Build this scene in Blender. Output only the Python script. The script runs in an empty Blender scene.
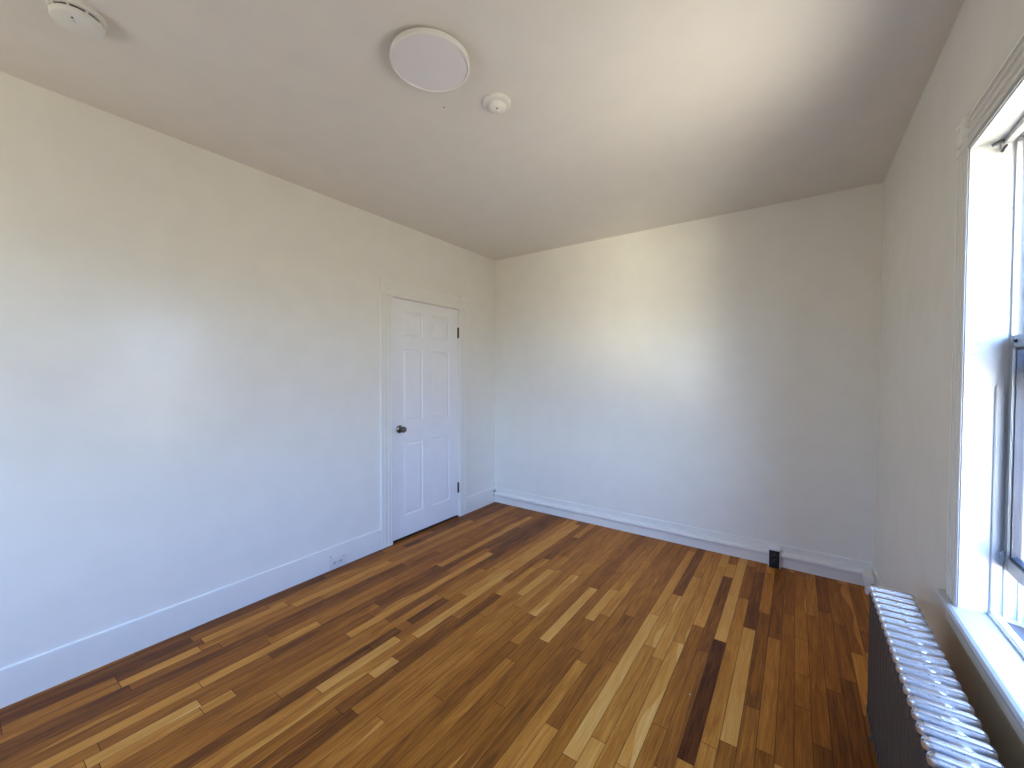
import bpy, bmesh, math, random
from mathutils import Vector, Matrix
random.seed(7)
S = bpy.context.scene
COL = S.collection
PI = math.pi

# ------------------------------------------------------------------ camera, sky, exposure
W, H, L = 3.158, 2.663, 5.40          # room width, height, length (metres)
CAM = Vector((2.7156, -3.5477, 1.4057)); YAW, PITCH, ROLL = 0.6121, -0.0220, 0.0023
fw = Vector((-math.sin(YAW)*math.cos(PITCH), math.cos(YAW)*math.cos(PITCH), math.sin(PITCH)))
r0 = Vector((math.cos(YAW), math.sin(YAW), 0)); u0 = r0.cross(fw)
rt = math.cos(ROLL)*r0 + math.sin(ROLL)*u0; up = -math.sin(ROLL)*r0 + math.cos(ROLL)*u0
cam = bpy.data.cameras.new('camera'); cam.sensor_width = 36; cam.lens = 404.875/1024*36
cam.clip_start = 0.02
cam_o = bpy.data.objects.new('camera', cam); COL.objects.link(cam_o)
m = Matrix.Identity(4)
for i in range(3):
    m[i][0] = rt[i]; m[i][1] = up[i]; m[i][2] = -fw[i]; m[i][3] = CAM[i]
cam_o.matrix_world = m
S.camera = cam_o

S.view_settings.view_transform = 'Standard'; S.view_settings.look = 'None'
S.view_settings.gamma = 1; S.view_settings.use_curve_mapping = False
S.view_settings.exposure = 1.22
S.cycles.max_bounces = 14; S.cycles.diffuse_bounces = 10; S.cycles.glossy_bounces = 6
S.cycles.transparent_max_bounces = 16
S.cycles.sample_clamp_indirect = 8
S.cycles.use_denoising = True
S.cycles.caustics_reflective = False

SKY_UP, SKY_HORIZON, GROUND = (0.25, 0.46, 1.0), (0.62, 0.78, 1.0), (1.0, 0.87, 0.70)
SKY_S, HOR_S, GROUND_S = 15.5, 10.5, 5.6
world = bpy.data.worlds.new('daylight'); S.world = world; world.use_nodes = True
nt = world.node_tree; nt.nodes.clear()
out = nt.nodes.new('ShaderNodeOutputWorld'); bg = nt.nodes.new('ShaderNodeBackground')
tc = nt.nodes.new('ShaderNodeTexCoord'); sp = nt.nodes.new('ShaderNodeSeparateXYZ')
mr = nt.nodes.new('ShaderNodeMapRange'); rp = nt.nodes.new('ShaderNodeValToRGB')
mr.inputs[1].default_value = -1; mr.inputs[2].default_value = 1
nt.links.new(tc.outputs['Generated'], sp.inputs[0]); nt.links.new(sp.outputs[2], mr.inputs[0])
nt.links.new(mr.outputs[0], rp.inputs[0]); nt.links.new(rp.outputs[0], bg.inputs[0])
nt.links.new(bg.outputs[0], out.inputs[0])
mx = max(SKY_S, HOR_S, GROUND_S)
bg.inputs[1].default_value = mx
def sc(c, s): return (c[0]*s/mx, c[1]*s/mx, c[2]*s/mx, 1)
cr = rp.color_ramp
cr.elements[0].position = 0.0; cr.elements[0].color = sc(GROUND, GROUND_S)
cr.elements[1].position = 1.0; cr.elements[1].color = sc(SKY_UP, SKY_S)
for pos, c, s in ((0.485, GROUND, GROUND_S), (0.515, SKY_HORIZON, HOR_S), (0.62, SKY_UP, SKY_S)):
    e = cr.elements.new(pos); e.color = sc(c, s)

# sunlit ground and house fronts outside: warm bright patches below the horizon; last, a blue sky glow added to brighten the back wall
last = bg.outputs[0]
BRIGHT_PATCHES = [((0.56, -0.79, -0.26), 5, 11, (1.0, 0.86, 0.62), 28), ((0.69, -0.68, -0.25), 4, 9, (1.0, 0.84, 0.62), 20), ((0.56, -0.36, -0.75), 14, 30, (1.0, 0.84, 0.66), 6), ((0.52, -0.80, 0.30), 10, 34, (0.62, 0.78, 1.0), 10)]
for d, r1, r2, c, s_ in BRIGHT_PATCHES:
    vm = nt.nodes.new('ShaderNodeVectorMath'); vm.operation = 'DOT_PRODUCT'; vm.inputs[1].default_value = Vector(d).normalized()
    nt.links.new(tc.outputs['Generated'], vm.inputs[0])
    q = nt.nodes.new('ShaderNodeMapRange'); q.interpolation_type = 'SMOOTHSTEP'
    q.inputs[1].default_value = math.cos(math.radians(r2)); q.inputs[2].default_value = math.cos(math.radians(r1))
    q.inputs[3].default_value = 0; q.inputs[4].default_value = s_
    nt.links.new(vm.outputs['Value'], q.inputs[0])
    b2 = nt.nodes.new('ShaderNodeBackground'); b2.inputs[0].default_value = (*c, 1); nt.links.new(q.outputs[0], b2.inputs[1])
    ad = nt.nodes.new('ShaderNodeAddShader'); nt.links.new(last, ad.inputs[0]); nt.links.new(b2.outputs[0], ad.inputs[1]); last = ad.outputs[0]
nt.links.new(last, out.inputs[0])

def portal(name, loc, rot, sx, sy):
    l = bpy.data.lights.new(name, 'AREA'); l.shape = 'RECTANGLE'; l.size = sx; l.size_y = sy
    l.cycles.is_portal = True
    o = bpy.data.objects.new(name, l); o.location = loc; o.rotation_euler = rot; COL.objects.link(o)
WIN_Y0, WIN_W = -1.66, 0.86           # side window: far jamb and opening width
WZ0, WZ1 = 0.66, 2.13                 # window opening heights
REAR_X = (0.42,)                 # rear window added unseen for fill light: left jambs
portal('side_window_daylight', (W+0.21, WIN_Y0-WIN_W/2, (WZ0+WZ1)/2), (0, PI/2, 0), WZ1-WZ0, WIN_W)
for rx in REAR_X: portal('rear_fill_daylight', (rx+WIN_W/2, -L-0.21, (WZ0+WZ1)/2), (PI/2, 0, 0), WIN_W, WZ1-WZ0)

# ------------------------------------------------------------------ materials
def mat(name, col, rough=0.5, metal=0.0, bump=None, spec=0.5, wear=None, coat=0):
    """bump = list of (noise scale, strength, distance); wear = (scale, cutoff, colour)"""
    m = bpy.data.materials.new(name); m.use_nodes = True
    n = m.node_tree.nodes; k = m.node_tree.links
    b = n['Principled BSDF']
    b.inputs['Base Color'].default_value = (*col, 1); b.inputs['Roughness'].default_value = rough
    b.inputs['Metallic'].default_value = metal; b.inputs['Specular IOR Level'].default_value = spec
    b.inputs['Coat Weight'].default_value = coat
    t = n.new('ShaderNodeTexCoord')
    prev = None
    for s, st, d in (bump or []):
        no = n.new('ShaderNodeTexNoise'); no.inputs['Scale'].default_value = s; no.inputs['Detail'].default_value = 3
        bu = n.new('ShaderNodeBump'); bu.inputs['Strength'].default_value = st; bu.inputs['Distance'].default_value = d
        k.new(t.outputs['Object'], no.inputs['Vector']); k.new(no.outputs[0], bu.inputs['Height'])
        if prev: k.new(prev.outputs[0], bu.inputs['Normal'])
        prev = bu
    if prev: k.new(prev.outputs[0], b.inputs['Normal'])
    # very faint mottling so no surface is perfectly flat in colour
    no = n.new('ShaderNodeTexNoise'); no.inputs['Scale'].default_value = wear[0] if wear else 6; no.inputs['Detail'].default_value = 5
    k.new(t.outputs['Object'], no.inputs['Vector'])
    mp = n.new('ShaderNodeMapRange'); mx_ = n.new('ShaderNodeMix'); mx_.data_type = 'RGBA'
    if wear:
        mp.inputs[1].default_value = wear[1]; mp.inputs[2].default_value = wear[1]+0.03
        mx_.inputs[7].default_value = (*wear[2], 1)
    else:
        mp.inputs[1].default_value = 0.3; mp.inputs[2].default_value = 0.7
        mx_.inputs[7].default_value = (*[c*0.96 for c in col], 1)
    mx_.inputs[6].default_value = (*col, 1)
    k.new(no.outputs[0], mp.inputs[0]); k.new(mp.outputs[0], mx_.inputs[0]); k.new(mx_.outputs[2], b.inputs['Base Color'])
    return m

WALLBUMP = [(2.2, 0.35, 0.012), (220, 0.06, 0.0006)]
M_wall = mat('wall_paint', (0.80, 0.785, 0.72), 0.24, bump=WALLBUMP, spec=0.22)
M_ceil = mat('ceiling_paint', (0.72, 0.69, 0.64), 0.42, bump=WALLBUMP, spec=0.4)
M_trim = mat('trim_paint', (0.80, 0.79, 0.74), 0.34, bump=[(60, 0.04, 0.0004)])
M_door = mat('door_paint', (0.84, 0.84, 0.84), 0.38, bump=[(90, 0.06, 0.0006)])
M_win = mat('window_paint', (0.46, 0.47, 0.48), 0.35, bump=[(26, 0.35, 0.002)], wear=(34, 0.70, (0.30, 0.31, 0.32)))
M_alu = mat('aluminium', (0.30, 0.31, 0.32), 0.38, metal=0.6)
M_white_metal = mat('white_metal', (0.82, 0.83, 0.84), 0.35)
M_gasket = mat('dark_gasket', (0.02, 0.025, 0.04), 0.5)
M_bronze = mat('dark_nickel', (0.20, 0.18, 0.15), 0.28, metal=1.0)
M_brass = mat('aged_brass', (0.10, 0.07, 0.04), 0.4, metal=0.9)
M_plastic = mat('white_plastic', (0.73, 0.72, 0.68), 0.4)
M_diff = mat('diffuser', (0.74, 0.72, 0.74), 0.5)
M_black = mat('black_plastic', (0.012, 0.012, 0.013), 0.4)
M_slot = mat('dark_slot', (0.015, 0.014, 0.012), 0.8)
M_rad = mat('radiator_silver', (0.80, 0.80, 0.81), 0.30, metal=1.0, bump=[(70, 0.2, 0.0008)], wear=(45, 0.66, (0.25, 0.22, 0.20)))
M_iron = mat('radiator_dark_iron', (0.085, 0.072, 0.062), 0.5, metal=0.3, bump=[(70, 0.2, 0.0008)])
M_screw = mat('screw_steel', (0.7, 0.7, 0.68), 0.3, metal=0.8)
M_sill = mat('weathered_sill', (0.12, 0.11, 0.11), 0.7)

M_glass = bpy.data.materials.new('window_glass'); M_glass.use_nodes = True
n = M_glass.node_tree.nodes; k = M_glass.node_tree.links; n.clear()
o_ = n.new('ShaderNodeOutputMaterial'); mi = n.new('ShaderNodeMixShader'); tr = n.new('ShaderNodeBsdfTransparent')
gl = n.new('ShaderNodeBsdfGlossy'); fr = n.new('ShaderNodeFresnel'); gl.inputs['Roughness'].default_value = 0.02
tr.inputs[0].default_value = (0.93, 0.95, 0.96, 1)
ge = n.new('ShaderNodeNewGeometry'); io = n.new('ShaderNodeMix'); io.inputs[2].default_value = 1.45; io.inputs[3].default_value = 1/1.45
k.new(ge.outputs['Backfacing'], io.inputs[0]); k.new(io.outputs[0], fr.inputs[0])   # thin pane: same reflectance from both faces
k.new(fr.outputs[0], mi.inputs[0]); k.new(tr.outputs[0], mi.inputs[1]); k.new(gl.outputs[0], mi.inputs[2]); k.new(mi.outputs[0], o_.inputs[0])

# oak strip floor: tone per strip comes from the 'strip' attribute, grain from noise along the strip
M_floor = bpy.data.materials.new('oak_strip_floor'); M_floor.use_nodes = True
n = M_floor.node_tree.nodes; k = M_floor.node_tree.links; b = n['Principled BSDF']
at = n.new('ShaderNodeAttribute'); at.attribute_name = 'strip'
sx = n.new('ShaderNodeSeparateColor'); k.new(at.outputs['Color'], sx.inputs[0])
uv = n.new('ShaderNodeUVMap'); uv.uv_map = 'strip_uv'
su = n.new('ShaderNodeSeparateXYZ'); k.new(uv.outputs[0], su.inputs[0])
def math_(op, a, b_=None, c=None):
    q = n.new('ShaderNodeMath'); q.operation = op
    for i, v in enumerate((a, b_, c)):
        if v is None: continue
        if isinstance(v, (int, float)): q.inputs[i].default_value = v
        else: k.new(v, q.inputs[i])
    return q.outputs[0]
cx = n.new('ShaderNodeCombineXYZ')
k.new(su.outputs[0], cx.inputs[0]); k.new(math_('MULTIPLY', su.outputs[1], 0.16), cx.inputs[1]); k.new(math_('MULTIPLY', sx.outputs[1], 40), cx.inputs[2])
g1 = n.new('ShaderNodeTexNoise'); g1.inputs['Scale'].default_value = 1.6; g1.inputs['Detail'].default_value = 4; g1.inputs['Distortion'].default_value = 1.2
k.new(cx.outputs[0], g1.inputs['Vector'])
cx2 = n.new('ShaderNodeCombineXYZ')
k.new(math_('MULTIPLY', su.outputs[0], 8), cx2.inputs[0]); k.new(math_('MULTIPLY', su.outputs[1], 0.45), cx2.inputs[1]); k.new(math_('MULTIPLY', sx.outputs[1], 40), cx2.inputs[2])
g2 = n.new('ShaderNodeTexNoise'); g2.inputs['Scale'].default_value = 1.5; g2.inputs['Detail'].default_value = 5; g2.inputs['Roughness'].default_value = 0.65; g2.inputs['Distortion'].default_value = 0.8
k.new(cx2.outputs[0], g2.inputs['Vector'])
tone = math_('ADD', sx.outputs[0], math_('MULTIPLY', math_('SUBTRACT', g1.outputs[0], 0.5), 0.42))
tone = math_('ADD', tone, math_('MULTIPLY', math_('SUBTRACT', g2.outputs[0], 0.5), 0.60))
g3 = n.new('ShaderNodeTexNoise'); g3.inputs['Scale'].default_value = 1.3; g3.inputs['Detail'].default_value = 0
cx3 = n.new('ShaderNodeCombineXYZ'); k.new(math_('MULTIPLY', su.outputs[1], 0.22), cx3.inputs[1]); k.new(math_('MULTIPLY', sx.outputs[1], 40), cx3.inputs[2])
k.new(cx3.outputs[0], g3.inputs['Vector'])
# sapwood: a pale streak with a wandering edge on some strips
sap = math_('GREATER_THAN', math_('ADD', su.outputs[0], math_('MULTIPLY', math_('SUBTRACT', g3.outputs[0], 0.5), 1.9)), math_('SUBTRACT', 1.75, math_('MULTIPLY', sx.outputs[2], 1.2)))
tone = math_('ADD', tone, math_('MULTIPLY', sap, 0.20))
ramp = n.new('ShaderNodeValToRGB'); k.new(tone, ramp.inputs[0])
RAMP = [(0.0, (0.050, 0.007, 0.002)), (0.2, (0.14, 0.042, 0.007)), (0.45, (0.350, 0.117, 0.014)), (0.65, (0.55, 0.222, 0.034)), (0.85, (0.65, 0.315, 0.068)), (1.0, (0.73, 0.41, 0.12))]
e = ramp.color_ramp.elements
e[0].position, e[0].color = 0, (*RAMP[0][1], 1); e[1].position, e[1].color = 1, (*RAMP[-1][1], 1)
for p_, c_ in RAMP[1:-1]:
    q = e.new(p_); q.color = (*c_, 1)
# dark seams
d_ = math_('ABSOLUTE', math_('SUBTRACT', su.outputs[0], 0.5))
seam = math_('GREATER_THAN', d_, 0.478)
mixs = n.new('ShaderNodeMix'); mixs.data_type = 'RGBA'; mixs.inputs[7].default_value = (0.035, 0.014, 0.006, 1)
k.new(math_('MULTIPLY', seam, math_('MULTIPLY', at.outputs['Alpha'], 0.75)), mixs.inputs[0]); k.new(ramp.outputs[0], mixs.inputs[6])
k.new(mixs.outputs[2], b.inputs['Base Color'])
b.inputs['Specular IOR Level'].default_value = 0.13
k.new(math_('ADD', 0.34, math_('MULTIPLY', g2.outputs[0], 0.16)), b.inputs['Roughness'])
bu = n.new('ShaderNodeBump'); bu.inputs['Strength'].default_value = 0.12; bu.inputs['Distance'].default_value = 0.001
k.new(g2.outputs[0], bu.inputs['Height']); k.new(bu.outputs[0], b.inputs['Normal'])

# ------------------------------------------------------------------ mesh helpers
IDT = lambda v: Vector(v)
class MB:
    """collects shapes in one bmesh; T maps local coordinates to the thing's frame"""
    def __init__(s, T=IDT): s.bm = bmesh.new(); s.T = T
    def poly(s, pts, faces):
        vs = [s.bm.verts.new(s.T(p)) for p in pts]
        for f in faces: s.bm.faces.new([vs[i] for i in f])
        return vs
    def box(s, a, b, bev=0.0, seg=2):
        (x0, y0, z0), (x1, y1, z1) = a, b
        t = bmesh.new()
        vs = [t.verts.new((x, y, z)) for x in (min(x0, x1), max(x0, x1)) for y in (min(y0, y1), max(y0, y1)) for z in (min(z0, z1), max(z0, z1))]
        for f in ((0, 1, 3, 2), (4, 6, 7, 5), (0, 4, 5, 1), (2, 3, 7, 6), (0, 2, 6, 4), (1, 5, 7, 3)): t.faces.new([vs[i] for i in f])
        if bev: bmesh.ops.bevel(t, geom=t.edges[:], offset=bev, segments=seg, affect='EDGES', clamp_overlap=True)
        s.merge(t)
    def merge(s, t):
        mp = {v: s.bm.verts.new(s.T(v.co)) for v in t.verts}
        for f in t.faces:
            try: s.bm.faces.new([mp[v] for v in f.verts])
            except ValueError: pass
        t.free()
    def prism(s, prof, axis, a, b):
        """profile of 2-D points swept along axis (0,1,2) from a to b"""
        o = [i for i in range(3) if i != axis]
        def P(q, w):
            v = [0, 0, 0]; v[o[0]], v[o[1]], v[axis] = q[0], q[1], w; return v
        nn = len(prof)
        s.poly([P(q, a) for q in prof]+[P(q, b) for q in prof],
               [tuple(range(nn)), tuple(range(2*nn-1, nn-1, -1))]+[(i, (i+1) % nn, nn+(i+1) % nn, nn+i) for i in range(nn)])
    def lathe(s, prof, centre=(0, 0, 0), axis=2, seg=48, sy=1.0):
        """profile of (radius, height) turned about an axis through centre"""
        rings = []
        for r, h in prof:
            ring = []
            for i in range(seg if r > 1e-6 else 1):
                a = 2*PI*i/seg; q = [r*math.cos(a), r*math.sin(a)*sy]
                v = [0, 0, 0]; o = [j for j in range(3) if j != axis]
                v[o[0]], v[o[1]], v[axis] = q[0], q[1], h
                ring.append(s.bm.verts.new(s.T(Vector(v)+Vector(centre))))
            rings.append(ring)
        for A, B in zip(rings, rings[1:]):
            if len(A) == 1 and len(B) == 1: continue
            for i in range(seg):
                j = (i+1) % seg
                if len(A) == 1: s.bm.faces.new((A[0], B[i], B[j]))
                elif len(B) == 1: s.bm.faces.new((A[i], A[j], B[0]))
                else: s.bm.faces.new((A[i], A[j], B[j], B[i]))
        for R_ in (rings[0], rings[-1]):
            if len(R_) > 1: s.bm.faces.new(R_)
    def tube(s, pts, r, seg=10):
        pts = [Vector(p) for p in pts]; rings = []
        for i, p in enumerate(pts):
            d = (pts[min(i+1, len(pts)-1)]-pts[max(i-1, 0)]).normalized()
            a = d.orthogonal().normalized() if i == 0 else (A - d*A.dot(d)).normalized()
            A = a; b_ = d.cross(a)
            rings.append([s.bm.verts.new(s.T(p+r*(math.cos(2*PI*q/seg)*a+math.sin(2*PI*q/seg)*b_))) for q in range(seg)])
        for P_, Q in zip(rings, rings[1:]):
            for i in range(seg): s.bm.faces.new((P_[i], P_[(i+1) % seg], Q[(i+1) % seg], Q[i]))
        s.bm.faces.new(rings[0]); s.bm.faces.new(rings[-1])
    def build(s, name, m, parent=None, smooth=None, label=None):
        bmesh.ops.recalc_face_normals(s.bm, faces=s.bm.faces[:])
        me = bpy.data.meshes.new(name); s.bm.to_mesh(me); s.bm.free(); me.materials.append(m)
        if smooth is not None:
            me.shade_smooth(); me.set_sharp_from_angle(angle=math.radians(smooth))
        o = bpy.data.objects.new(name, me); COL.objects.link(o)
        if parent:
            o.parent = parent
        if label: o['label'] = label
        return o
def empty(name, loc=(0, 0, 0)):
    o = bpy.data.objects.new(name, None); o.location = loc; o.empty_display_size = 0.1; COL.objects.link(o); return o
def thing(name, label, cat, loc=(0, 0, 0)):
    o = empty(name, loc); o['label'] = label; o['category'] = cat; return o
def tag(o, label, cat): o['label'] = label; o['category'] = cat; return o
def struct(o, label=None):
    o['kind'] = 'structure'
    if label: o['label'] = label
    return o

# ------------------------------------------------------------------ floor
PW, PO = 0.05875, 0.026
PLANKS = [(1,-1.2,-1.36,.18),(1,-2.79,-3.42,.14),(2,-.59,-1.18,.56),(2,-2.33,-2.76,.58),(2,-3.09,-3.42,.4),(3,-1.6,-2.32,.62),(3,-2.79,-3.09,.64),(4,-.4,-1.04,.55),(4,-2.17,-2.72,.4),(8,-2.32,-2.88,.62),(8,-2.88,-3.38,.6),(9,-.17,-.65,.6),(9,-.66,-1.16,.6),(9,-1.2,-1.44,.55),(10,-2.92,-3.26,.8),(11,-2.81,-2.93,.6),(11,-2.95,-3.23,.56),(15,-1.73,-2.02,.2),(15,-2.1,-2.28,.2),(17,-1.19,-2.09,.74),(16,-2.15,-2.59,.8),(17,-.1,-1.18,.66),(18,-2.26,-2.4,.76),(19,-.39,-.88,.25),(19,-1.05,-1.5,.6),(19,-2.31,-2.6,.27),(21,-1.01,-1.42,.74),(24,-.98,-1.56,.64),(27,-1.07,-1.72,.74),(29,-1.01,-1.41,.7),(30,-.83,-1.32,.56),(30,-1.33,-1.68,.42),(32,-1.24,-2.15,.3),(34,-.09,-1.14,.6),(34,-1.16,-2.23,.86),(34,-2.24,-2.4,.45),(35,-.84,-1.44,.58),(35,-1.46,-2.1,.5),(35,-2.11,-2.33,.7),(36,-.52,-1.51,.62),(36,-1.52,-2.28,.5),(37,-1.32,-2.15,.66),(38,-.25,-.74,.65),(38,-.75,-1.11,.62),(38,-1.9,-2.21,.42),(39,-.16,-.39,.72),(39,-.4,-1.32,.24),(40,-.04,-1.18,.85),(40,-1.18,-2.0,.02),(41,-.12,-.64,.33),(41,-.65,-1.88,.52),(41,-1.89,-2.2,.55),(42,-.18,-.97,.22),(42,-.98,-1.83,.78),(42,-1.84,-2.2,.35),(43,-.16,-.75,.56),(43,-.76,-1.58,.3),(43,-1.59,-2.1,.42),(44,-.14,-.99,.26),(44,-1.0,-1.79,.56),(44,-1.8,-2.1,.35),(45,-.06,-.68,.36),(45,-.69,-1.82,.42),(46,-.06,-.91,.5),(46,-.92,-1.23,.53),(46,-1.24,-1.46,.47),(46,-1.46,-2.0,.42),(47,-.04,-.62,.55),(47,-.62,-1.64,.42),(47,-1.64,-2.0,.25),(48,-.03,-.53,.27),(48,-.54,-1.27,.4),(48,-1.28,-1.9,.25),(49,-.04,-.63,.44),(49,-.64,-1.15,.36),(49,-1.16,-1.9,.24),(50,-.05,-.89,.4),(50,-.9,-1.36,.66),(51,-.07,-.64,.4),(51,-.65,-.85,.3)]
SAP = {(35, -2.11): .95, (37, -1.32): .9, (35, -.84): .85, (24, -.98): .8, (44, -1.0): .8, (47, -.04): .7, (50, -.05): .75, (46, -.06): .6, (10, -2.92): .5}
def build_floor():
    bm = bmesh.new(); uvl = bm.loops.layers.uv.new('strip_uv'); cl = bm.loops.layers.float_color.new('strip')
    rows = {}
    for r, a, b_, t in PLANKS: rows.setdefault(r, []).append((a, b_, t))
    def add(r, y0, y1, tone, sap, seam=1.0):
        x0 = max(PO+r*PW, -0.12); x1 = min(PO+(r+1)*PW, W+0.02)
        if y0-y1 < 0.01: return
        vs = [bm.verts.new(q) for q in ((x0, y1, 0), (x1, y1, 0), (x1, y0, 0), (x0, y0, 0))]
        f = bm.faces.new(vs); rnd = random.random()
        for lp, (u, v) in zip(f.loops, ((0, y1), (1, y1), (1, y0), (0, y0))):
            lp[uvl].uv = (u, v*10); lp[cl] = (tone+.03, rnd, sap, seam)
        # the dark butt joint at the near end
        d = 0.0022
        vs = [bm.verts.new(q) for q in ((x0, y1-d, 0.0002), (x1, y1-d, 0.0002), (x1, y1, 0.0002), (x0, y1, 0.0002))]
        f = bm.faces.new(vs)
        for lp in f.loops: lp[uvl].uv = (0.5, 0); lp[cl] = (0.05, 0.5, 0, 0)
    for r in range(-3, 54):
        given = sorted(rows.get(r, []), key=lambda t: -t[0]); y = 0.02
        def fill(y, end):
            while y-end > 0.02:
                ln = random.choice((.32, .5, .7, .9, 1.1, 1.4, 1.7))*random.uniform(.85, 1.15)
                e_ = y-ln
                if e_-end < 0.2: e_ = end
                base = 0.22 if r <= 1 else (0.35 if r < 14 else 0.43)
                t = min(.8, max(.2, random.gauss(base, .105)))
                add(r, y, e_, t, random.random()**3*0.75)
                y = e_
        for a, b_, t in given:
            if y-a > 0.06: fill(y, a)
            else: a = y
            t = .7+(t-.7)*.55 if t > .7 else max(t, .07)
            if r >= 43: t = 0.06+0.80*t  # right-hand strip tones include some of the shade near the radiator
            add(r, a, b_, t, SAP.get((r, round(a, 2)), 0.15)); y = b_
        fill(y, -L-0.01)
    # slab under the strips
    vs = [bm.verts.new(q) for q in ((-0.12, -L-.02, -.06), (W+.02, -L-.02, -.06), (W+.02, .02, -.06), (-0.12, .02, -.06),
                                    (-0.12, -L-.02, -.002), (W+.02, -L-.02, -.002), (W+.02, .02, -.002), (-0.12, .02, -.002))]
    for f in ((3, 2, 1, 0), (4, 5, 6, 7), (0, 1, 5, 4), (1, 2, 6, 5), (2, 3, 7, 6), (3, 0, 4, 7)):
        f = bm.faces.new([vs[i] for i in f])
        for lp in f.loops: lp[uvl].uv = (.5, 0); lp[cl] = (.1, .5, 0, 0)
    me = bpy.data.meshes.new('floor'); bm.to_mesh(me); bm.free(); me.materials.append(M_floor)
    o = bpy.data.objects.new('floor', me); COL.objects.link(o); struct(o)
build_floor()

# ------------------------------------------------------------------ walls and ceiling
XL, YB = -0.010, 0.010                # plaster faces of the left and back walls (baseboards stand proud of them)
DY0, DY1, DZ = -1.3925, -0.576, 2.05  # door opening
TH = 0.24
a = MB(); a.box((XL-TH, -L-TH, H), (W+TH, YB+TH, H+0.15)); struct(a.build('ceiling', M_ceil))
a = MB(); a.box((XL-TH, YB, -.06), (W+TH, YB+TH, H)); struct(a.build('wall_back', M_wall))
a = MB()
a.box((XL-TH, -L-TH, -.06), (XL, DY0, H)); a.box((XL-TH, DY1, -.06), (XL, YB, H)); a.box((XL-TH, DY0, DZ), (XL, DY1, H))
a.box((XL-TH, DY0, -.06), (XL-0.16, DY1, DZ))
struct(a.build('wall_left', M_wall))
def wall_with_hole(name, T, s0, s1, holes):
    a = MB(T); s = s0
    for h in holes:
        a.box((s, 0, -.06), (h, 0.20, H)); s = h+WIN_W
        a.box((h, 0, -.06), (s, 0.20, WZ0-.04)); a.box((h, 0, WZ1), (s, 0.20, H))
    a.box((s, 0, -.06), (s1, 0.20, H))
    return struct(a.build(name, M_wall))
T_side = lambda v: Vector((W+v[1], WIN_Y0-v[0], v[2]))       # (s along wall toward the camera, d outward, z)
def T_rear(x): return lambda v: Vector((x+v[0], -L-v[1], v[2]))
wall_with_hole('wall_right', T_side, WIN_Y0-YB, L+WIN_Y0+TH, [0])
wall_with_hole('wall_rear', T_rear(0), XL, W, REAR_X)

# ------------------------------------------------------------------ baseboards
def base_prof(t, h):     # (out from wall, z)
    return [(0, 0), (t, 0), (t, h-.005), (t-.001, h-.002), (t-.004, h), (0, h)]
def baseboard(name, f, segs):
    a = MB(f)
    for s0, s1 in segs: a.prism(base_prof(.011, .164), 1, s0, s1)   # local: (out, along, z)
    return struct(a.build(name, M_trim))
baseboard('baseboard_left', lambda v: Vector((XL+v[0], v[1], v[2])), [(-L, -1.505), (-.478, YB-.010)])
baseboard('baseboard_back', lambda v: Vector((v[1], YB-v[0], v[2])), [(XL, W)])
baseboard('baseboard_right', lambda v: Vector((W-v[0], v[1], v[2])), [(-L, YB-.011)])
baseboard('baseboard_rear', lambda v: Vector((v[1], -L+v[0], v[2])), [(XL+.011, W-.011)])

# ------------------------------------------------------------------ door in the left wall
door = struct(empty('door_1', (XL, (DY0+DY1)/2, 0)), 'white six panel door with dark knob in the left wall')
DC = Vector((XL, (DY0+DY1)/2, 0))
TD = lambda v: Vector((v[0]-DC.x, v[1]-DC.y, v[2]))
DF = -0.014                                   # face of the leaf
def door_leaf():
    ys = [DY0+.004, -1.268, -1.046, -.936, -.706, DY1-.004]
    zs = [.020, .200, .828, 1.006, 1.622, 1.738, 1.948, DZ-.006]
    bm = bmesh.new()
    g = [[bm.verts.new((DF, y, z)) for z in zs] for y in ys]
    pan = []
    for i in range(5):
        for j in range(7):
            f = bm.faces.new((g[i][j], g[i+1][j], g[i+1][j+1], g[i][j+1]))
            if i in (1, 3) and j in (1, 3, 5): pan.append(f)
    for f in bm.faces: f.normal_update()
    if pan[0].normal.x < 0: bmesh.ops.reverse_faces(bm, faces=bm.faces[:])
    bmesh.ops.inset_individual(bm, faces=pan, thickness=.009, depth=-.011)
    bmesh.ops.inset_individual(bm, faces=pan, thickness=.006, depth=0)
    bmesh.ops.inset_individual(bm, faces=pan, thickness=.026, depth=.008)
    # edges and back of the leaf
    bd = [e_ for e_ in bm.edges if e_.is_boundary]
    r = bmesh.ops.extrude_edge_only(bm, edges=bd)
    for v in r['geom']:
        if isinstance(v, bmesh.types.BMVert): v.co.x -= .036
    bmesh.ops.holes_fill(bm, edges=[e_ for e_ in bm.edges if e_.is_boundary])
    a = MB(TD); a.merge(bm); return a.build('door_leaf', M_door, door)
door_leaf()
# jambs and stops lining the opening
a = MB(TD)
a.box((XL-.14, DY0-.001, 0), (XL+.004, DY0+.002, DZ)); a.box((XL-.14, DY1-.002, 0), (XL+.004, DY1+.001, DZ)); a.box((XL-.14, DY0, DZ-.003), (XL+.004, DY1, DZ+.001))
a.build('door_jamb', M_trim, door)
a = MB(TD); a.box((-.165, DY0+.003, -.001), (DF-.004, DY1-.003, .004)); a.build('door_gap_shade', M_slot, door, label='dark strip for the shade under the door')  # near-black strip laid in as the shade under the leaf
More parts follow.
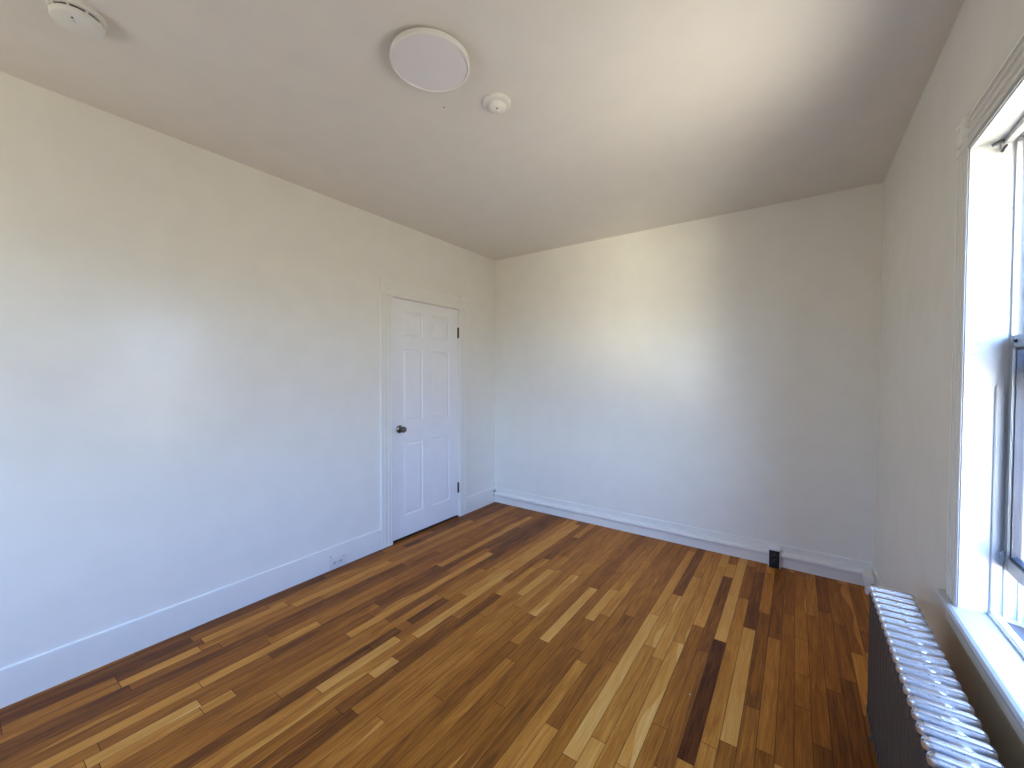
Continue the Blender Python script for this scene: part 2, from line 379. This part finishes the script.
# fluted casings, plinth-free, with bullseye corner blocks
def casing_side(y0, y1, z0, z1):
    a = MB(TD); x = XL
    a.box((x, y0, z0), (x+.012, y1, z1))
    w = y1-y0
    for f0, f1 in ((.02, .16), (.26, .40), (.60, .74), (.84, .98)):
        a.box((x+.008, y0+w*f0, z0), (x+.016, y0+w*f1, z1), .003)
    return a.build('casing', M_trim, door)
casing_side(-1.505, DY0+.001, 0, 2.057); casing_side(DY1-.001, -.478, 0, 2.057)
a = MB(TD); a.box((XL, DY0, DZ-.001), (XL+.014, DY1, 2.165))
for f0, f1 in ((.03, .17), (.27, .43), (.57, .73), (.83, .97)):
    a.box((XL+.010, DY0, DZ+.115*f0), (XL+.018, DY1, DZ+.115*f1), .003)
a.build('casing', M_trim, door)
for y0, y1 in ((-1.507, DY0+.001), (DY1-.001, -.476)):
    a = MB(TD); a.box((XL, y0, 2.055), (XL+.022, y1, 2.175), .002)
    yc, zc = (y0+y1)/2, 2.115
    a.lathe([(.038, XL+.020), (.036, XL+.027), (.031, XL+.029), (.027, XL+.0225), (.022, XL+.0225), (.016, XL+.028), (0, XL+.030)], (0, yc, zc), axis=0, seg=32)
    a.build('corner_block', M_trim, door)
# knob with rosette
kb = MB(TD); c = (DF, -1.308, .948)
kb.lathe([(.033, 0), (.033, .005), (.027, .011), (.014, .014), (.011, .024), (.012, .032), (.021, .038), (.0255, .048), (.0255, .058), (.021, .066), (.010, .070), (0, .0705)], c, axis=0, seg=32)
kb.build('door_knob', M_bronze, door, smooth=40, label='dark nickel door knob with round rosette')
for z0 in (.240, 1.768):
    a = MB(TD); yh = DY1+.0005
    a.lathe([(.0065, z0), (.0065, z0+.1)], (XL-.003, yh-.004, 0), axis=2, seg=16)
    a.lathe([(.004, z0+.1), (.005, z0+.104), (.0, z0+.109)], (XL-.003, yh-.004, 0), axis=2, seg=12)
    a.box((DF-.001, DY1-.022, z0), (DF+.0015, yh-.004, z0+.1))
    a.build('door_hinge', M_brass, door, smooth=40, label='aged brass butt hinge')

# ------------------------------------------------------------------ windows
def build_window(name, T0, origin, label):
    root = struct(empty(name, origin), label)
    T = lambda v: T0(v)-Vector(origin)
    ww = WIN_W
    def part(n_, m_, boxes, parent=root, bev=0.0, label=None):
        a = MB(T)
        for q in boxes: a.box(q[0], q[1], q[2] if len(q) > 2 else bev)
        return a.build(n_, m_, parent, label=label)
    # casing on the room side
    for s0, s1 in ((-.093, 0), (ww, ww+.093)):
        w = s1-s0
        part('casing', M_trim, [((s0, -.008, WZ0), (s1, .002, WZ1))]+[((s0+w*f0, -.012, WZ0), (s0+w*f1, -.006, WZ1), .002) for f0, f1 in ((.02, .17), (.28, .42), (.58, .72), (.83, .98))])
        a = MB(T); a.box((s0-.002, -.015, WZ1), (s1, 0, WZ1+.106), .002)
        a.lathe([(.036, -.013), (.034, -.019), (.029, -.021), (.025, -.0155), (.020, -.0155), (.014, -.020), (0, -.022)], ((s0+s1)/2, 0, WZ1+.053), axis=1, seg=32)
        a.build('corner_block', M_trim, root)
    part('casing', M_trim, [((0, -.008, WZ1), (ww, .002, WZ1+.096))]+[((0, -.013, WZ1+.096*f0), (ww, -.006, WZ1+.096*f1), .003) for f0, f1 in ((.02, .17), (.28, .42), (.58, .72), (.83, .98))])
    # jambs, head and the raised beads along their room edge
    for side in (0, 1):
        sg = lambda v: v if side == 0 else ww-v
        part('jamb', M_win, [((sg(-.001), .0, WZ0), (sg(.004), .205, WZ1)), ((sg(-.001), -.010, WZ0), (sg(.010), .012, WZ1-.010), .004)])
        part('sash_stop', M_win, [((sg(.003), .062, WZ0), (sg(.011), .082, 1.375), .002)])
        part('sash_channel', M_white_metal, [((sg(.003), .090, WZ0), (sg(.012), .101, WZ1-.02), .001), ((sg(.003), .120, WZ0), (sg(.012), .126, WZ1-.02), .001)])
    part('jamb', M_win, [((0, 0, WZ1-.005), (ww, .205, WZ1+.001)), ((.003, -.010, WZ1-.013), (ww-.003, .012, WZ1-.003), .004), ((.003, .062, WZ1-.02), (ww-.003, .082, WZ1-.004), .002)])
    # stool (inside sill board) with horns, inner bead, sloping outer sill, apron
    a = MB(T)
    prof = [(.062, WZ0), (-.020, WZ0), (-.028, WZ0-.003), (-.033, WZ0-.010), (-.033, WZ0-.018), (-.028, WZ0-.025), (-.020, WZ0-.028), (.062, WZ0-.028)]
    a.prism(prof, 0, .0, ww)
    hp = [(min(d_, .0), z_) for d_, z_ in prof]
    a.prism(hp, 0, -.128, 0); a.prism(hp, 0, ww, ww+.128)
    a.build('stool', M_win, root)
    part('sill_bead', M_white_metal, [((.004, .060, WZ0-.03), (ww-.004, .084, WZ0+.012), .004)])
    a = MB(T); a.prism([(.080, WZ0-.008), (.23, WZ0-.035), (.23, WZ0-.075), (.0, WZ0-.06), (0, WZ0-.03), (.080, WZ0-.03)], 0, 0, ww); a.build('outer_sill', M_sill, root)
    part('apron', M_trim, [((-.09, -.012, WZ0-.085), (ww+.09, 0, WZ0-.028), .002), ((-.09, -.022, WZ0-.044), (ww+.09, -.008, WZ0-.028), .004)])
    # sashes
    def sash(n_, d0, d1, z0, z1, m_, rail_b, rail_t, st):
        o = part(n_, m_, [((.013, d0, z0), (.013+st, d1, z1), .002), ((ww-.013-st, d0, z0), (ww-.013, d1, z1), .002),
                          ((.013+st, d0, z0), (ww-.013-st, d1, z0+rail_b), .002), ((.013+st, d0, z1-rail_t), (ww-.013-st, d1, z1), .002)])
        i0, i1, dm = .013+st, ww-.013-st, (d0+d1)/2
        g = .006
        part('glazing_gasket', M_gasket, [((i0, d0+.006, z0+rail_b), (i0+g, d1-.006, z1-rail_t)), ((i1-g, d0+.006, z0+rail_b), (i1, d1-.006, z1-rail_t)),
                                          ((i0, d0+.006, z0+rail_b), (i1, d1-.006, z0+rail_b+g)), ((i0, d0+.006, z1-rail_t-g), (i1, d1-.006, z1-rail_t))], o)
        part('glass_pane', M_glass, [((i0, dm-.0015, z0+rail_b), (i1, dm+.0015, z1-rail_t))], o)
        return o
    lo = sash('lower_sash', .085, .117, .815, 1.528, M_alu, .042, .036, .030)
    lo['label'] = 'grey metal framed lower sash raised a little'
    a = MB(T); a.lathe([(.005, .0), (.005, .004)], (.013+.030+.02, .081, 1.510), axis=1, seg=16); a.build('keeper_hole', M_slot, lo)
    part('sash_lift', M_alu, [((.016, .076, .842), (.030, .086, .872), .003)], lo)
    sash('upper_sash', .127, .155, 1.42, WZ1-.006, M_white_metal, .036, .036, .034)
    # storm window outside
    st = part('storm_window', M_white_metal, [((.004, .168, WZ0-.01), (.040, .190, WZ1), .002), ((ww-.04, .168, WZ0-.01), (ww-.004, .190, WZ1), .002), ((.04, .168, WZ1-.04), (ww-.04, .19, WZ1), .002),
                                              ((.04, .168, WZ0-.03), (ww-.04, .19, WZ0+.03), .002), ((.04, .172, 1.38), (ww-.04, .186, 1.415), .002)])
    part('glass_pane', M_glass, [((.04, .178, WZ0+.03), (ww-.04, .181, WZ1-.04))], st)
    part('storm_latch', M_slot, [((.050, .160, WZ0+.035), (.075, .170, WZ0+.045), .002)], st)
    return root
build_window('window_1', T_side, (W, WIN_Y0-WIN_W/2, WZ0), 'white double hung window above the radiator in the right wall')
for i, rx in enumerate(REAR_X): build_window('window_%d' % (i+2), T_rear(rx), (rx+WIN_W/2, -L, WZ0), 'white double hung window added unseen behind the viewer for fill light')  # out of view, added to light the room from behind

# small bracket left at the head of the window jamb
br = thing('curtain_bracket', 'small dark metal curtain bracket screwed high on the window jamb', 'bracket', (W+.07, WIN_Y0-.004, 2.11))
a = MB(); a.box((-.010, -.004, -.016), (.010, 0.0, .014), .001); a.build('mounting_plate', M_white_metal, br)
a = MB(); a.tube([(.004, -.003, .006), (-.004, -.014, .008), (-.020, -.022, .004), (-.034, -.022, -.002)], .0045); a.tube([(.0, -.004, -.004), (-.006, -.012, -.012), (-.012, -.014, -.024)], .0035); a.build('hook', M_gasket, br, smooth=50)

# ------------------------------------------------------------------ radiator
RX0, RX1, RY0, RH, NSEC, PITCH_S = 2.957, 3.083, -1.468, 0.600, 24, 0.0470
rad = thing('radiator', 'old silver painted cast iron radiator standing below the window', 'radiator', ((RX0+RX1)/2, RY0-NSEC*PITCH_S/2, 0))
RC = Vector(rad.location)
def section_mesh():
    a = MB(); hw = (RX1-RX0)/2; th = .0150         # half thickness along the row
    # header bar with raised ridges and rounded ends
    def header(z0, z1, topside, a):
        t = bmesh.new()
        vs = []
        NX = 14
        prof = [(-th, .0), (-th, .60), (-th*.88, .84), (-th*.72, .84), (-th*.62, .42), (-th*.46, .42), (-th*.36, .96), (-th*.12, 1.0), (th*.12, 1.0), (th*.36, .96), (th*.46, .42), (th*.62, .42), (th*.72, .84), (th*.88, .84), (th, .60), (th, .0)]
        rows = []
        us = [-1, -.985, -.95, -.89, -.82]+[-.8+.1*q for q in range(17)]+[.82, .89, .95, .985, 1]
        for u in us:
            x = hw*u
            e_ = max(0, (abs(u)-.80)/.20); shrink = math.sqrt(max(0.0, 1-e_*e_))
            rows.append([t.verts.new((x, y_*(.30+.70*shrink), (z0+(z1-z0)*h_*(.45+.55*shrink)) if topside else (z1-(z1-z0)*h_*(.45+.55*shrink)))) for y_, h_ in prof])
        nP = len(prof)
        for A, B in zip(rows, rows[1:]):
            for j in range(nP): t.faces.new((A[j], A[(j+1) % nP], B[(j+1) % nP], B[j]))
        t.faces.new(rows[0]); t.faces.new(rows[-1])
        a.merge(t)
    header(RH-.020, RH, True, a)
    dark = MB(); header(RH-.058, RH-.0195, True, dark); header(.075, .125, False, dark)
    # connecting hubs (nipples) between neighbouring sections
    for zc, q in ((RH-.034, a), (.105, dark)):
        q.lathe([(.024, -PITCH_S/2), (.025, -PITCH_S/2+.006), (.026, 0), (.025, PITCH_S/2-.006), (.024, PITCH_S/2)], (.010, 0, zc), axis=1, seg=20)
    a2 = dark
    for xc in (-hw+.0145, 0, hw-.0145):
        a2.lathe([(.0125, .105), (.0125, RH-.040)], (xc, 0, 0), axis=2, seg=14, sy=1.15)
    return a, a2
sec_mb, tube_mb = section_mesh()
first = sec_mb.build('radiator_section', M_rad, rad, smooth=30)
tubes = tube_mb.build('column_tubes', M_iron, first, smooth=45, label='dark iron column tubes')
first.location = Vector((0, RY0-PITCH_S/2, 0))-Vector((0, RC.y, 0))
secs = [first]
for i in range(1, NSEC):
    o = first.copy(); COL.objects.link(o); o.parent = rad
    o.location = (0, RY0-PITCH_S*(i+.5)-RC.y, 0); secs.append(o)
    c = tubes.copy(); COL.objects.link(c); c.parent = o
for i in (0, NSEC-1):
    for sx_ in (-1, 1):
        a = MB(); a.lathe([(.020, 0), (.018, .008), (.011, .025), (.013, .10)], (sx_*(RX1-RX0)*.28, secs[i].location.y, 0), axis=2, seg=16)
        a.build('foot', M_iron, rad, smooth=45)
a = MB(); a.lathe([(.0055, 0), (.0055, .006), (.003, .009), (0, .009)], (-.012, secs[15].location.y, RH-.006), axis=2, seg=16)
a.build('plug', M_screw, rad, smooth=45, label='small pale screw plug')

# ------------------------------------------------------------------ ceiling fixtures
lt = thing('ceiling_light', 'round white flush ceiling light, switched off', 'ceiling light', (1.516, -2.4035, H))
a = MB(); a.lathe([(.110, 0), (.110, -.016), (.150, -.016), (.1540, -.018), (.1550, -.030), (.155, -.0365), (.152, -.0385), (.1455, -.0385), (.1435, -.034), (0, -.034)], axis=2, seg=96); a.build('housing', M_plastic, lt, smooth=35)
a = MB(); a.lathe([(.1430, -.0338), (.142, -.0350), (.10, -.0358), (0, -.036)], axis=2, seg=96); a.build('diffuser', M_diff, lt, smooth=35, label='slightly lilac frosted diffuser')
sd = thing('smoke_detector', 'round slotted smoke detector on the ceiling near the left wall', 'smoke detector', (0.650, -3.242, H))
a = MB(); a.lathe([(.072, 0), (.072, -.012), (.070, -.016), (.064, -.018), (0, -.018)], seg=64); a.build('mounting_base', M_plastic, sd, smooth=35)
a = MB(); a.lathe([(.062, -.018), (.062, -.026)], seg=64); a.build('vent_ring', M_slot, sd, smooth=35, label='dark slotted vent ring')
a = MB(); a.lathe([(.0665, -.0255), (.0685, -.028), (.068, -.036), (.064, -.042), (.056, -.045), (0, -.046)], seg=64)
for i in range(9):
    an = 2*PI*i/9+.2; c_, s_ = math.cos(an), math.sin(an)
    a.tube([(.0645*c_, .0645*s_, -.017), (.0645*c_, .0645*s_, -.027)], .004, 8)
a.build('cover', M_plastic, sd, smooth=35)
a = MB(); a.lathe([(.011, -.045), (.011, -.0475), (.009, -.0485), (0, -.0485)], (.012, -.018, 0), seg=24); a.build('test_button', M_plastic, sd, smooth=35)
a = MB(); a.lathe([(.003, -.045), (.003, -.0468), (0, -.0468)], (.034, -.018, 0), seg=12); a.build('indicator_lamp', M_slot, sd)
hd = thing('heat_detector', 'small white domed heat detector beside the round ceiling light', 'heat detector', (1.566, -2.037, H))
a = MB(); a.lathe([(.066, 0), (.066, -.008), (.060, -.013), (.047, -.015), (0, -.015)], seg=48); a.build('mounting_ring', M_plastic, hd, smooth=35)
a = MB(); a.lathe([(.043, -.013), (.043, -.018), (.039, -.028), (.027, -.037), (.013, -.041), (.010, -.046), (0, -.047)], seg=40); a.build('dome', M_plastic, hd, smooth=35)
a = MB(); a.lathe([(.003, -.036), (.003, -.0415), (0, -.0415)], (.014, -.016, 0), seg=12); a.build('test_hole', M_slot, hd)
a = MB(); a.lathe([(.0035, 0), (.003, -.0015), (0, -.002)], seg=12); o = a.build('nail_head', M_slot); o.location = (1.342, -2.153, H); tag(o, 'tiny dark nail head in the ceiling below the round light', 'nail')

# ------------------------------------------------------------------ outlets and raceway
wo = thing('wall_outlet', 'white duplex outlet set sideways in the left baseboard', 'outlet', (XL+.011, -1.888, .049))
a = MB(); a.box((0, -.064, -.039), (.006, .064, .039), .003); a.build('cover_plate', M_plastic, wo)
for yc in (-.024, .024):
    a = MB(); a.lathe([(.0165, .004), (.0165, .0075), (.015, .0082), (0, .0082)], (0, yc, 0), axis=0, seg=28); rc = a.build('receptacle', M_plastic, wo, smooth=35)
    a = MB(); a.box((.0078, yc-.004, .0042), (.009, yc+.007, .0076)); a.box((.0078, yc-.004, -.0076), (.009, yc+.005, -.0042)); a.lathe([(.0036, .0078), (.0036, .009)], (0, yc-.010, 0), axis=0, seg=12); a.build('slots', M_slot, rc, label='dark plug slots')
a = MB(); a.lathe([(.003, .006), (.003, .0075), (0, .008)], (0, 0, 0), axis=0, seg=12); a.build('screw', M_screw, wo)
nl = MB(); nl.lathe([(.0032, 0), (.003, .004), (0, .005)], axis=0, seg=12); o = nl.build('nail_head', M_slot); o.location = (XL+.011, -1.94, .098); tag(o, 'tiny dark nail head above the corner of the baseboard outlet', 'nail')

BX0, BX1 = 2.566, 2.640
OB = .011                                                   # baseboard thickness
def raceway(label, x0, x1):
    ra = thing('cable_raceway', label, 'raceway', ((x0+x1)/2, YB-OB, .1)); xm = (x0+x1)/2
    T = lambda v: Vector((v[0]-xm, -v[1], v[2]-.1))          # v[1] = out from the baseboard
    a = MB(T); pr = [(0, .078), (.020, .078), (.025, .083), (.026, .094), (.024, .104), (.018, .111), (0, .116)]
    a.prism(pr, 0, x0, x1); a.build('channel', M_trim, ra)
    return ra, T
ra, TR = raceway('long white painted cable raceway on the back baseboard, left of the black outlet', .034, BX0-.001)
a = MB(TR); a.box((.004, 0, .076), (.034, .029, .120), .004); a.build('end_fitting', M_trim, ra)
for xc, zc in ((.006, .126), (.004, .084)):
    a = MB(TR); a.lathe([(.007, .003), (.007, .034)], (xc, 0, zc), axis=1, seg=14); a.build('clamp', M_alu, ra, smooth=40, label='grey metal clamp at the room corner')
ra, TR = raceway('short white painted cable raceway on the back baseboard, right of the black outlet', BX1+.001, W-.062)
a = MB(TR); a.box((W-.064, 0, .076), (W-.014, .128, .120), .004); a.build('corner_fitting', M_trim, ra)
a = MB(TR); a.box((W-.058, .086, -.0), (W-.032, .126, .078), .003); a.build('drop_fitting', M_trim, ra)
ob = thing('outlet_box', 'black faced outlet in a white surface box on the back baseboard', 'outlet', ((BX0+BX1)/2, YB-OB, 0))
a = MB(); hw = (BX1-BX0)/2; a.box((-hw, -.050, 0.001), (hw, 0, .150), .004); a.build('box', M_white_metal, ob)
a = MB(); a.box((-hw+.005, -.055, .003), (hw-.005, -.048, .129), .002)
a.build('faceplate', M_black, ob, label='black faceplate')
for zc in (.037, .090):
    a = MB(); a.lathe([(.016, -.054), (.016, -.0575), (.014, -.0585), (0, -.0585)], (0, 0, zc), axis=1, seg=24); a.build('receptacle', M_black, ob, smooth=35)
a = MB(); a.lathe([(.003, -.054), (.003, -.0575), (0, -.058)], (0, 0, .064), axis=1, seg=12); a.build('screw', M_screw, ob)
a = MB(); a.lathe([(.0035, 0), (.003, .0012), (0, .0014)], seg=9, sy=.6); o = a.build('paint_fleck', M_plastic); o.location = (2.352, -1.66, .0003); tag(o, 'tiny white paint fleck on the dark red floor strip', 'paint fleck')
